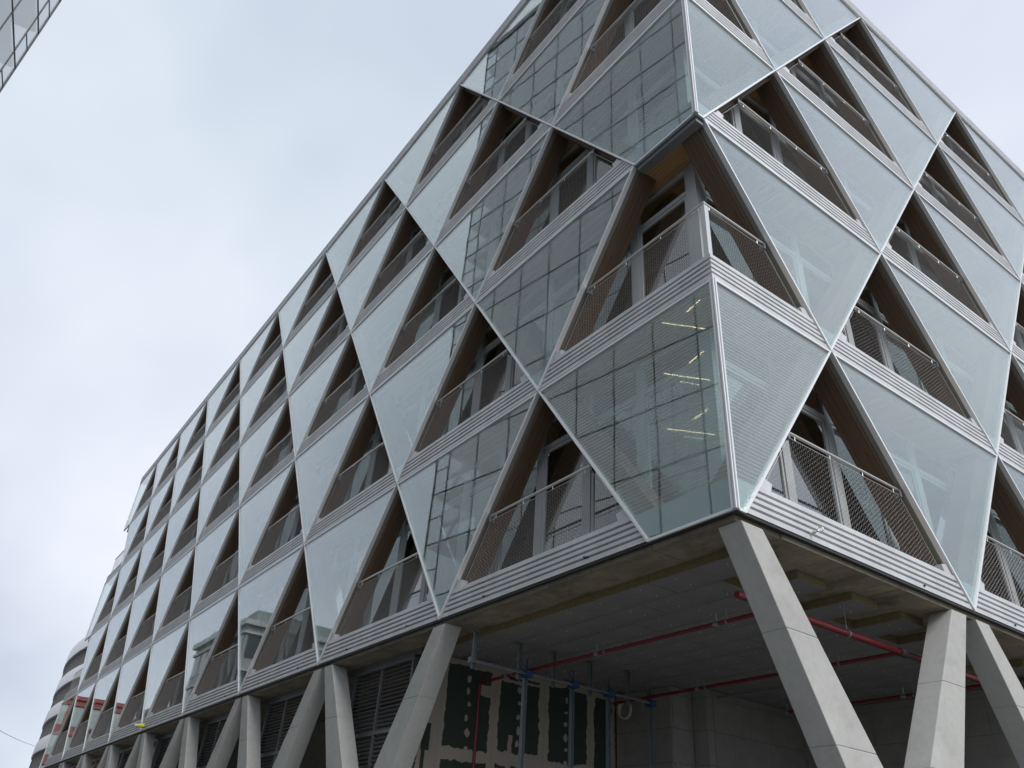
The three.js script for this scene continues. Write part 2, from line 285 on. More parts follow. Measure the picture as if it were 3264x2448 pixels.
// --- lay out every storey
for (let i = 0; i < 5; i++) {
  const odd = i % 2 === 0;                               // storeys with a glass corner
  for (const s of ['L', 'R']) {
    const p = side[s].p, d = s === 'L' ? DL : DR, far = s === 'L' ? FAR_L : FAR_R, N = s === 'L' ? 9 : 4, sgn = s === 'L' ? -1 : 1;
    const h = p / 2, U = (k) => sgn * (d + k * p);       // u of grid line k
    const end = far - (d + N * p);                       // from the last apex line to the far corner
    for (let k = odd ? 1 : 0.5; k <= N - (odd ? 1 : 0.5) + 1e-6; k++) {
      glassPanel(s, U(k), i, s + 'tri', [[0, 0], [h, H0], [-h, H0]], [[0, h, 1], [0, -h, -1]]);
      timberBeam(s, U(k), i, 0, h, 1); timberBeam(s, U(k), i, 0, -h, -1);
    }
    for (let k = odd ? 0 : 0.5; k < N - 0.6; k++) {       // openings between apex k and k + 1
      const u0 = s === 'L' ? U(k + 1) : U(k);
      opening(s, u0, i, s + 'open', 0, h, p, p - h, 0);
    }
    if (odd) {
      // glass meeting at the corner, and at the far corner
      if (s === 'L') { glassPanel(s, 0, i, 'Lcor', [[-d, 0], [0, 0], [0, H0], [-d - h, H0]], [[-d, -d - h, -1]], i !== 4); timberBeam(s, 0, i, -d, -d - h, -1); }
      else { glassPanel(s, 0, i, 'Rcor', [[0, 0], [d, 0], [d + h, H0], [0, H0]], [[d, d + h, 1]], i !== 4); timberBeam(s, 0, i, d, d + h, 1); }
      if (s === 'L') { const a = U(N); glassPanel(s, a, i, 'Lfar', [[0, 0], [h, H0], [-end, H0], [-end, 0]].map((q) => q).reverse().reverse().map((q) => q), [[0, h, 1]]); timberBeam(s, a, i, 0, h, 1); }
      else { const a = U(N); glassPanel(s, a, i, 'Rfar', [[0, 0], [end, 0], [end, H0], [-h, H0]], [[0, -h, -1]]); timberBeam(s, a, i, 0, -h, -1); }
    } else {
      if (s === 'L') { opening(s, 0, i, 'Lcoropen', -d - h, -d, 0, 0, 1); opening(s, U(N), i, 'Lfaropen', -end, -end, h, 0, -1); }
      else { opening(s, 0, i, 'Rcoropen', 0, 0, d + h, d, -1); opening(s, U(N), i, 'Rfaropen', -h, 0, end, end, 1); }
    }
  }
}
// --- corner posts of the glass corner, corner railing post
for (const i of [0, 2, 4]) { const m = put('corner_post', merge([box(-0.05, 0.018, 0.01, H0 - 0.02, -0.05, 0.018), box(0.0185, 0.03, 0.01, H0 - 0.02, -0.012, -0.002), box(-0.012, -0.002, 0.01, H0 - 0.02, 0.0185, 0.03)]), M.winFrame, 'L', 0, i); put('cap', merge([box(-0.045, -0.018, 0.012, H0 - 0.022, 0.0185, 0.032), box(0.0185, 0.032, 0.012, H0 - 0.022, -0.045, -0.018), box(0.004, 0.026, 0.012, H0 - 0.022, 0.004, 0.026)]), M.frame, 'L', 0, i, m); }
for (const i of [1, 3]) put('railing_post', merge([box(-0.18, -0.09, BAND, 1.64, -0.18, -0.09), box(-0.175, -0.095, BAND, BAND + 0.015, -0.175, -0.095), bar([-0.135, 1.6, -0.135], [-0.135, 1.7, -0.135], 0.022)]), M.steel, 'L', 0, i);
// --- dark edge profile and soffit strip under the glass corner
for (const [i, y] of [[2, Y[2]], [4, Y[4]]]) {
  const g = merge([prism([[-DL + 0.02, -0.045], [0, -0.045], [0, -0.008], [-DL + 0.02, -0.008]], -0.20, 0.0), box(-DL + 0.05, -0.035, -0.14, -0.045, -0.20, -0.035)]);
  const m = add(building, 'corner_edge_profile', g, M.edge); m.position.y = y;
  const g2 = merge([box(-0.201, 0.0, -0.0445, -0.0085, -DR - 0.02, -0.002), box(-0.202, -0.034, -0.139, -0.0455, -DR - 0.02, -0.034)]);
  const m2 = add(building, 'corner_edge_profile', g2, M.edge); m2.position.y = y;
}
// --- floor slabs, roof, coping
for (let i = 0; i < 5; i++) add(building, 'floor_slab', box(-FAR_L + 0.1, -0.2, Y[i] + CEIL + (i ? 0 : 0.06), Y[i] + BAND - 0.03, -FAR_R + 0.1, -0.2), M.clt);
add(building, 'roof_slab', box(-FAR_L + 0.06, -0.06, Y[5] + CEIL, Y[5] + 0.40, -FAR_R + 0.06, -0.06), M.clt);
{
  const prof = ribProfile(0.012, 0.46, 4, 0.03, 0.035, -0.3);
  const a = add(building, 'coping', ribbed(prof, () => -FAR_L, () => 0, 0, 1), M.alu); a.position.y = Y[5];
  const b = add(building, 'coping', ribbed(prof, () => 0, () => FAR_R, 1, 0), M.alu); b.rotation.y = Math.PI / 2; b.position.y = Y[5];
}
// --- inner facade: a window in every quarter bay
const IN = -0.76, WM = 1.35;
function windowUnit(s, u, i, w) {
  const y0 = BAND - 0.028, y1 = H0 + CEIL - 0.003, yt = 3.05, m = 0.085, c = 0.055;
  const key = 'win' + w.toFixed(3);
  const f = put('window', memo(key, () => merge([
    ring([[0, y0], [w, y0], [w, y1], [0, y1]], [[m, y0 + 0.07], [w - m, y0 + 0.07], [w - m, y1 - 0.06], [m, y1 - 0.06]], IN - 0.06, IN + 0.03),
    box(m, w - m, yt - 0.05, yt + 0.05, IN - 0.055, IN + 0.025),
    ring([[m + 0.012, y0 + 0.082], [w - m - 0.012, y0 + 0.082], [w - m - 0.012, yt - 0.062], [m + 0.012, yt - 0.062]], [[m + c, y0 + 0.14], [w - m - c, y0 + 0.14], [w - m - c, yt - 0.11], [m + c, yt - 0.11]], IN - 0.045, IN + 0.012)])), M.winFrame, s, u, i);
  put('pane', memo(key + 'p', () => sheet([[m + c, y0 + 0.14], [w - m - c, y0 + 0.14], [w - m - c, yt - 0.11], [m + c, yt - 0.11]], IN - 0.012, u * 0.37, i)), M.winGlass, s, u, i, f);
  put('pane', memo(key + 'q', () => sheet([[m, yt + 0.05], [w - m, yt + 0.05], [w - m, y1 - 0.06], [m, y1 - 0.06]], IN - 0.02, u * 0.7, i * 2)), M.winGlass, s, u, i, f);
}
for (let i = 0; i < 5; i++) {
  const w1 = 2.30 - 0.89, first = (s) => { if (s === 'L') windowUnit('L', -2.30, i, w1); else windowUnit('R', 0.89, i, w1); };
  first('L'); first('R');
  for (let k = 0; 2.30 + (k + 1) * WM < FAR_L - 0.7; k++) windowUnit('L', -2.30 - (k + 1) * WM, i, WM);
  for (let k = 0; 2.30 + (k + 1) * WM < FAR_R - 0.7; k++) windowUnit('R', 2.30 + k * WM, i, WM);
  put('window_corner_post', box(-0.885, -0.725, BAND - 0.028, H0 + CEIL - 0.003, -0.885, -0.725), M.winFrame, 'L', 0, i);
}
add(building, 'core_wall', box(-50, -6.2, Y[0] + 0.5, Y[5] - 0.1, -22, -6.2), M.interior);
add(building, 'end_wall', box(-FAR_L + 0.12, -FAR_L + 0.3, Y[0] + 0.02, Y[5] - 0.06, -FAR_R + 0.1, -0.9), M.alu);
add(building, 'end_wall', box(-FAR_L + 0.1, -0.9, Y[0] + 0.02, Y[5] - 0.06, -FAR_R + 0.1, -FAR_R + 0.3), M.alu);

// --- ground storey: soffit panels, slanting legs, bases
{
  const y0 = 5.577, y1 = 5.652, inL = -0.96;
  const xs = [-0.10, -1.53]; for (let x = -4.23; x > -FAR_L; x -= 2.7) xs.push(x); xs.push(-FAR_L + 0.1);
  for (let k = 0; k + 1 < xs.length; k++) add(building, 'soffit_panel', box(xs[k] - 0.006, xs[k + 1] + 0.006, y0, y1, inL, -0.09), M.soffit);
  for (let z = -0.97, k = 0; z > -FAR_R + 1; z -= 2.69, k++) add(building, 'soffit_panel', box(-1.6, -0.09, y0, y1, z - 2.678, z - 0.002), M.soffit);
  add(building, 'soffit_deck', box(-FAR_L + 0.2, -0.2, 5.60, 5.664, -FAR_R + 0.2, -0.2), M.soffit);
  add(building, 'drip_edge', merge([box(-FAR_L, -0.0, 5.643, 5.672, -0.085, -0.022), box(-0.085, -0.022, 5.644, 5.671, -FAR_R, -0.0866)]), M.black);
}
function leg(s, k, dir, topOff) {                        // dir: +1 towards growing u
  const p = side[s].p, sgn = s === 'L' ? -1 : 1, d = s === 'L' ? DL : DR, u = sgn * (d + k * p);
  const top = u + topOff, mid = u + dir * p / 2 + (s === 'L' ? 0.16 : -0.05), yT = 5.572, yB = 1.6;
  const c = (y) => top + (mid - top) * (yT - y) / (yT - yB), w = (y) => 0.205 + (0.53 - 0.205) * (yT - y) / (yT - yB);
  const cut = (a, b, o) => [[c(a) - w(a) + o, a], [c(a) + w(a) - o, a], [c(b) + w(b) - o, b], [c(b) - w(b) + o, b]];
  const z1 = s === 'L' ? -0.03 : -0.05, z0 = z1 - 0.37, gs = [];
  for (const [a, b] of [[1.6, 3.2065], [3.2105, 4.3965], [4.4005, yT]]) gs.push(prism(cut(a, b, 0), z0, z1, 0.012));
  gs.push(prism(cut(1.62, yT - 0.02, 0.008), z0 + 0.008, z1 - 0.008));
  const m = add(building, 'concrete_leg', merge(gs), M.concrete); if (s === 'R') m.rotation.y = Math.PI / 2;
}
for (let k = 1; k <= 9; k++) { leg('L', k, -1, -0.02 - (k > 1 ? 0.0 : 0)); if (k > 1) leg('L', k, 1, 0.56); }
leg('R', 0, 1, 0.15); for (let k = 1; k <= 4; k++) { leg('R', k, -1, -0.41); leg('R', k, 1, 0.26); }
for (let k = 1; k <= 9; k++) add(building, 'leg_base', prism([[-0.95, 0.1], [0.95, 0.1], [0.72, 2.0], [-0.72, 2.0]].map(([x, y]) => [x - (DL + (k + 0.5) * PL) + 0.16, y]), -0.48, -0.005, 0.02), M.concrete);
for (let k = 0; k <= 4; k++) { const m = add(building, 'leg_base', prism([[-0.95, 0.1], [0.95, 0.1], [0.72, 2.0], [-0.72, 2.0]].map(([x, y]) => [x + (DR + (k + 0.5) * PR) - 0.05, y]), -0.5, -0.025, 0.02), M.concrete); m.rotation.y = Math.PI / 2; }
// --- ground-floor wall with louvre panels
add(building, 'ground_floor_wall', box(-FAR_L + 0.6, -8.5, 0, 5.57, -22, -3.2), M.block);
add(building, 'ground_floor_wall', box(-FAR_L + 0.6, -FAR_L + 0.8, 0, 5.57, -3.2, -0.7), M.block);
for (let x = -28.4, k = 0; x > -50; x -= 1.8, k++) { const f = add(building, 'shop_window', memo('shopframe', () => ring([[0, 0.15], [1.8, 0.15], [1.8, 5.55], [0, 5.55]], [[0.06, 0.25], [1.74, 0.25], [1.74, 5.45], [0.06, 5.45]], -0.76, -0.68)), M.winFrame); f.position.x = x - 1.8; add(f, 'pane', memo('shoppane', () => sheet([[0.06, 0.25], [1.74, 0.25], [1.74, 5.45], [0.06, 5.45]], -0.72)), M.winGlass); }
add(building, 'louvre_head', box(-28.3, -8.56, 5.46, 5.574, -0.80, -0.62), M.louvre);
const slatGeo = (w) => memo('slat' + w, () => { const g = box(-w / 2, w / 2, -0.004, 0.004, -0.055, 0.055); g.rotateX(0.72); return g; });
for (const [xa, xb] of [[-11.5, -8.8], [-16.85, -14.1], [-22.2, -19.5], [-27.6, -24.9]].slice(0, 4)) {
  const w = xb - xa, f = add(building, 'louvre_panel', merge([ring([[xa, 2.0], [xb, 2.0], [xb, 5.45], [xa, 5.45]], [[xa + 0.07, 2.07], [xb - 0.07, 2.07], [xb - 0.07, 5.38], [xa + 0.07, 5.38]], -0.74, -0.60), box((xa + xb) / 2 - 0.025, (xa + xb) / 2 + 0.025, 2.07, 5.38, -0.66, -0.595), box(xa + 0.07, xb - 0.07, 4.06, 4.13, -0.67, -0.60)]), M.louvre);
  for (let y = 2.13; y < 5.36; y += 0.082) { if (Math.abs(y - 4.095) < 0.06) continue; const m = add(f, 'slat', slatGeo((w - 0.14).toFixed(2) * 1), M.louvre); m.position.set((xa + xb) / 2, y, -0.67); }
}
// --- insulation boards on the ceiling of the open ground floor, laid in staggered rows
{
  const z0 = -0.74, D = 0.63, Lb = 1.64, y0 = 5.45, y1 = 5.574, geo = new Map(), rB = rng(5), screws = [];
  const screw = new THREE.CylinderGeometry(0.009, 0.009, 0.006, 8);
  for (let r = 0; r < 14; r++) {
    let x = r % 2 ? -1.45 : -0.63; const za = z0 - r * D;
    while (x > -8.2) {
      const xe = Math.max(x - Lb, -8.26), w = x - xe; if (w < 0.75) break;
      const key = w.toFixed(2); if (!geo.has(key)) geo.set(key, new THREE.BoxGeometry(w - 0.009, y1 - y0, D - 0.009));
      const g = geo.get(key), m = add(building, 'insulation_board', g, [M.boardSide, M.boardSide, M.boardSide, M.boardFace, M.boardSide, M.boardSide]);
      m.position.set((x + xe) / 2, (y0 + y1) / 2 + (rB() - 0.5) * 0.004, za - D / 2);
      for (const a of [0.2, 0.75]) for (const b of [0.25, 0.75]) { const q = screw.clone(); q.translate(x - w * a + (rB() - 0.5) * 0.06, y0 - 0.0035, za - D * b + (rB() - 0.5) * 0.05); screws.push(q); }
      x = xe;
    }
  }
  const m = add(building, 'fastener_heads', merge(screws), M.screw); m.userData.kind = 'stuff';
}
// --- small fixings on the lowest band
for (const [x, y] of [[-5.50, 5.79], [-2.84, 5.79], [-2.78, 5.776], [-8.19, 5.79], [-10.88, 5.787], [-13.58, 5.79], [-16.27, 5.787], [-18.97, 5.787], [-21.67, 5.787]]) { const g = new THREE.CylinderGeometry(0.017, 0.017, 0.03, 12); g.rotateX(Math.PI / 2); const m = add(building, 'drain_hole', g, M.black); m.position.set(x, y, -0.008); }
for (const z of [-4.18, -6.86]) { const g = new THREE.CylinderGeometry(0.017, 0.017, 0.03, 12); g.rotateZ(Math.PI / 2); const m = add(building, 'drain_hole', g, M.black); m.position.set(-0.008, 5.737, z); }
{
  const t = new THREE.TorusGeometry(0.032, 0.008, 8, 20); t.rotateY(0.5); t.translate(0.145, 5.79, -1.5);
  add(building, 'eye_bolt', merge([bar([-0.02, 5.775, -1.5], [0.07, 5.78, -1.5], 0.02, 12), bar([0.06, 5.78, -1.5], [0.12, 5.788, -1.5], 0.009, 8), t]), M.steel);
  const y = add(building, 'band_lamp', merge([bar([-28.05, 5.82, 0.02], [-28.05, 5.80, 0.26], 0.07, 12)]), std(C(0.62, 0.56, 0.05), 0.5)); y.userData.label = 'small yellow fitting on the lowest band';
  add(y, 'cap', bar([-28.05, 5.80, 0.262], [-28.05, 5.79, 0.36], 0.06, 12), M.white);
}

// ------------------------------------------------------------------ inside the open ground floor
// partition of green plasterboard with filler over joints and screws
{
  const cv = document.createElement('canvas'); cv.width = 1024; cv.height = 1024; const g = cv.getContext('2d'), r = rng(9);
  const z0 = -0.62, z1 = -5.62, ya = 2.2, yb = 5.45, X = (z) => (z0 - z) / (z0 - z1) * 1024, Yp = (y) => (yb - y) / (yb - ya) * 1024;
  g.fillStyle = 'rgb(44,54,48)'; g.fillRect(0, 0, 1024, 1024);
  for (let k = 0; k < 4000; k++) { const v = r(); g.fillStyle = `rgba(${v > 0.5 ? '62,80,68' : '34,48,40'},0.10)`; g.fillRect(r() * 1024, r() * 1024, 4 + r() * 30, 2 + r() * 6); }
  const smear = (za, zb, y0, y1, rough, tone) => {            // ragged-edged filler patch
    g.fillStyle = tone ?? `rgb(${150 + r() * 8 | 0},${140 + r() * 8 | 0},${128 + r() * 8 | 0})`; g.beginPath();
    const x0 = Math.min(X(za), X(zb)), x1 = Math.max(X(za), X(zb)), t = Math.min(Yp(y0), Yp(y1)), b = Math.max(Yp(y0), Yp(y1)), st = 7;
    const j = () => (r() - 0.5) * rough + (r() > 0.93 ? (r() - 0.5) * rough * 2 : 0); let w = 0;
    g.moveTo(x0, t); for (let x = x0; x < x1; x += st) { w = w * 0.8 + j() * 0.5; g.lineTo(x, t + w); }
    for (let y = t; y < b; y += st) { w = w * 0.85 + j() * 0.4; g.lineTo(x1 + w, y); }
    for (let x = x1; x > x0; x -= st) { w = w * 0.8 + j() * 0.5; g.lineTo(x, b + w); }
    for (let y = b; y > t; y -= st) { w = w * 0.85 + j() * 0.4; g.lineTo(x0 + w, y); }
    g.closePath(); g.fill();
    g.strokeStyle = 'rgba(120,112,102,0.5)'; g.lineWidth = 1; for (let k = 0; k < 3; k++) { const x = x0 + (x1 - x0) * (0.2 + r() * 0.6); g.beginPath(); g.moveTo(x, t + 3); g.lineTo(x + (r() - 0.5) * 5, b - 3); g.stroke(); }
  };
  smear(-0.62, -1.15, 5.45, 2.2, 9); g.fillStyle = 'rgb(44,54,48)'; g.fillRect(X(-0.70), Yp(4.15), X(-0.88) - X(-0.70), 150); g.fillRect(X(-0.72), Yp(3.8), X(-0.80) - X(-0.72), 300);
  for (const [a, b] of [[-2.20, -2.43], [-3.46, -3.72], [-4.78, -5.01], [-5.52, -5.62]]) smear(a, b, 5.45, 2.2, 14);
  smear(-0.62, -5.62, 5.45, 5.33, 16); smear(-0.9, -2.3, 3.80, 3.58, 22); smear(-2.4, -3.6, 3.9, 3.62, 26); smear(-3.6, -5.0, 3.86, 3.55, 26);
  smear(-1.93, -2.25, 5.05, 4.82, 12); smear(-2.68, -2.80, 4.20, 3.4, 12); smear(-2.45, -3.0, 5.28, 5.2, 18); smear(-3.0, -3.45, 5.3, 5.24, 14);
  for (const z of [-1.68, -2.94, -4.20]) for (let y = 5.1; y > 2.3; y -= 0.22 + r() * 0.06) { const w = 0.035 + r() * 0.035, hh = 0.03 + r() * 0.06, cx = z + (r() - 0.5) * 0.05; g.fillStyle = `rgb(${146 + r() * 14 | 0},${136 + r() * 12 | 0},${124 + r() * 12 | 0})`; g.beginPath(); for (let q = 0; q < 7; q++) { const an = q / 7 * 6.283 + r() * 0.6, k = 0.7 + r() * 0.5; g.lineTo(X(cx + Math.cos(an) * w * k), Yp(y + Math.sin(an) * hh * k)); } g.closePath(); g.fill(); }
  const t = new THREE.CanvasTexture(cv); t.colorSpace = THREE.SRGBColorSpace; t.wrapS = t.wrapT = THREE.ClampToEdgeWrapping;
  const mat = std(C(1, 1, 1), 0.9, { map: t, bumpMap: rep(tBump, 3), bumpScale: 0.001 });
  const wall = thing('partition_wall', 'green plasterboard partition smeared with pale filler beside the open ground floor', 'wall', [-8.3, 0, 0]);
  const zs = [-0.62, -1.05, -2.31, -3.58, -4.88, -5.62];
  for (let k = 0; k + 1 < zs.length; k++) {
    const a = zs[k] - 0.002, b = zs[k + 1] + 0.002, q = new THREE.BoxGeometry(0.05, 5.44, a - b), p = q.attributes.position, uv = q.attributes.uv;
    for (let v = 0; v < p.count; v++) { const z = p.getZ(v) + (a + b) / 2, y = p.getY(v) + 2.72; uv.setXY(v, (z0 - z) / (z0 - z1), 1 - (yb - y) / (yb - ya)); }
    const m = add(wall, 'plasterboard', q, mat); m.position.set(-0.025, 2.72, (a + b) / 2);
  }
  add(wall, 'backing', box(-0.16, -0.052, 0, 5.44, -5.62, -0.62), M.boardFace);
}
// walls of large blocks at the back
{
  const wall = thing('block_wall', 'dark grey wall of large smooth blocks at the back of the open ground floor', 'wall', [0, 0, 0]);
  const rw = rng(21);
  const run = (a, b, fixed, axis, t, y0, name) => {        // blocks from a to b along x or z
    let y = 0, row = 0; const H = 0.66;
    while (y < y0 - 0.05) { const yt = Math.min(y + H, y0); let s = a - (row % 2 ? 0.6 : 0); while (s < b) { const e = Math.min(s + 1.2, b), st = Math.max(s, a); if (e - st > 0.06) { const o = (rw() - 0.5) * 0.004; add(wall, name, axis === 'x' ? box(st + 0.003, e - 0.003, y + 0.003, yt - 0.003, fixed - t, fixed + o) : box(fixed - t, fixed + o, y + 0.003, yt - 0.003, st + 0.003, e - 0.003), M.block); } s += 1.2; } y = yt; row++; }
  };
  run(-8.28, -6.62, -5.65, 'x', 0.2, 5.44, 'wall_block'); run(-6.3, -5.66, -6.6, 'z', 0.2, 5.44, 'wall_block'); run(-6.59, -6.2, -6.3, 'x', 0.2, 5.44, 'wall_block');
  run(-9.5, -6.51, -6.2, 'z', 0.2, 5.44, 'wall_block'); run(-6.2, -0.3, -9.5, 'x', 0.2, 5.44, 'wall_block');
  add(wall, 'backing', merge([box(-8.28, -6.7, 0, 5.44, -5.95, -5.86), box(-6.45, -0.3, 0, 5.44, -9.9, -9.72), box(-6.6, -6.41, 0, 5.44, -9.7, -6.6)]), M.block);
}
// sprinkler pipes
function pipeRun(name, label, pts, r, hangers, group) {
  const gs = []; for (let k = 0; k + 1 < pts.length; k++) { gs.push(bar(pts[k], pts[k + 1], r, 14)); if (k) { const b = new THREE.SphereGeometry(r * 1.25, 12, 8); b.translate(...pts[k]); gs.push(b); } }
  const m = single(name, merge(gs), M.red, label, 'pipe', group);
  for (const [x, y, z, ax] of hangers) {
    add(m, 'hanger_rod', bar([x, y + r, z], [x, 5.45, z], 0.005, 6), M.galv);
    add(m, 'pipe_clamp', ax === 'x' ? bar([x - 0.014, y, z], [x + 0.014, y, z], r * 1.22, 14) : bar([x, y, z - 0.014], [x, y, z + 0.014], r * 1.22, 14), M.galv);
    if (ax === 'x') add(m, 'sprinkler_head', merge([bar([x - 0.24, y, z], [x - 0.15, y, z], r * 1.3, 12), bar([x - 0.195, y + r, z], [x - 0.195, y + r + 0.10, z], 0.016, 8), bar([x - 0.195, y + r + 0.10, z], [x - 0.195, y + r + 0.115, z], 0.028, 10)]), M.galv);
  }
  return m;
}
pipeRun('sprinkler_pipe', 'thick red main pipe under the ceiling behind the corner leg', [[-0.83, 5.0, -0.9], [-0.83, 5.0, -9.4]], 0.047, [[-0.83, 5.0, -3.3, 'z'], [-0.83, 5.0, -6.2, 'z']]);
pipeRun('sprinkler_pipe', 'thin red pipe with a vertical drop on the green partition', [[-0.84, 5.0, -1.72], [-8.0, 5.0, -1.72], [-8.0, 1.0, -1.72]], 0.03, [[-4.3, 5.0, -1.72, 'x'], [-1.7, 5.0, -1.72, 'x'], [-6.9, 5.0, -1.72, 'x']]);
pipeRun('sprinkler_pipe', 'thin red pipe crossing the middle of the dark ceiling', [[-0.86, 5.0, -4.66], [-7.3, 5.0, -4.66]], 0.03, [[-4.75, 5.0, -4.66, 'x'], [-1.9, 5.0, -4.66, 'x']]);
pipeRun('sprinkler_pipe', 'thin red pipe farthest back below the dark ceiling', [[-0.86, 5.0, -7.33], [-4.98, 5.0, -7.33]], 0.03, [[-4.75, 5.0, -7.33, 'x'], [-2.2, 5.0, -7.33, 'x']]);
{
  const m = add(scene.getObjectByName('sprinkler_pipe'), 'coupling', bar([-0.83, 5.0, -4.78], [-0.83, 5.0, -4.62], 0.066, 14), M.dark); m.castShadow = true;
}
// metal stud frame hanging in front of the partition, taped at the joints
{
  const f = thing('stud_frame', 'galvanised stud frame on a long rail with blue tape at its joints', 'stud frame', [-6.3, 0, 0]);
  const rail = add(f, 'rail', merge([bar([0, 4.93, -0.35], [0, 4.93, -4.95], 0.02, 10), bar([0.045, 4.895, -0.35], [0.045, 4.895, -4.95], 0.016, 10)]), M.galv);
  add(rail, 'end_cap', box(-0.03, 0.07, 4.87, 4.96, -0.352, -0.33), M.galv);
  const channel = (z, y0, y1) => merge([box(-0.09, -0.085, y0, y1, z - 0.035, z + 0.035), box(-0.085, -0.04, y0, y1, z - 0.035, z - 0.031), box(-0.085, -0.04, y0, y1, z + 0.031, z + 0.035)]);
  for (const z of [-0.47, -1.47, -2.28, -3.2, -4.2]) { const s = add(f, 'hanging_stud', channel(z, 4.80, 5.45), M.galv); add(s, 'foot_plate', box(-0.14, 0.01, 5.434, 5.446, z - 0.06, z + 0.06), M.galv); }
  for (const z of [-1.62, -2.74, -3.66, -4.78]) {
    const s = add(f, 'stud', merge([box(-0.09, -0.084, 0.2, 5.2, z - 0.04, z + 0.04), box(-0.084, -0.03, 0.2, 5.2, z - 0.04, z - 0.035), box(-0.084, -0.03, 0.2, 5.2, z + 0.035, z + 0.04)]), M.galv);
    add(s, 'tape', box(-0.10, 0.07, 4.85, 4.965, z - 0.075, z + 0.085), M.blue);
    add(s, 'cable_tie', new THREE.TubeGeometry(new THREE.CatmullRomCurve3([[-0.02, 4.85, z + 0.05], [0.08, 4.9, z + 0.06], [0.05, 5.02, z + 0.11], [-0.02, 5.15, z + 0.16]].map((p) => new THREE.Vector3(...p))), 16, 0.006, 5), M.black);
  }
}
{
  const gs = [], r = rng(3); for (let k = 0; k < 9; k++) { const t = new THREE.TorusGeometry(0.17 + r() * 0.035, 0.006, 6, 40); t.rotateZ(r()); t.rotateX((r() - 0.5) * 0.18); t.rotateY((r() - 0.5) * 0.25); t.translate((r() - 0.5) * 0.03, (r() - 0.5) * 0.03, (r() - 0.5) * 0.05); gs.push(t); }
  const m = single('cable_coil', merge(gs), M.cable, 'pale coil of cable hanging in front of the back wall', 'cable'); m.position.set(-7.69, 5.03, -5.36);
  add(m, 'hook', bar([0, 0.18, 0], [0, 0.42, 0], 0.006, 6), M.galv);
}
single('conduit', bar([-6.15, 5.3, -6.62], [-4.3, 5.3, -6.7], 0.022, 8), M.galv, 'thin grey conduit under the dark ceiling beside the block pier', 'conduit');

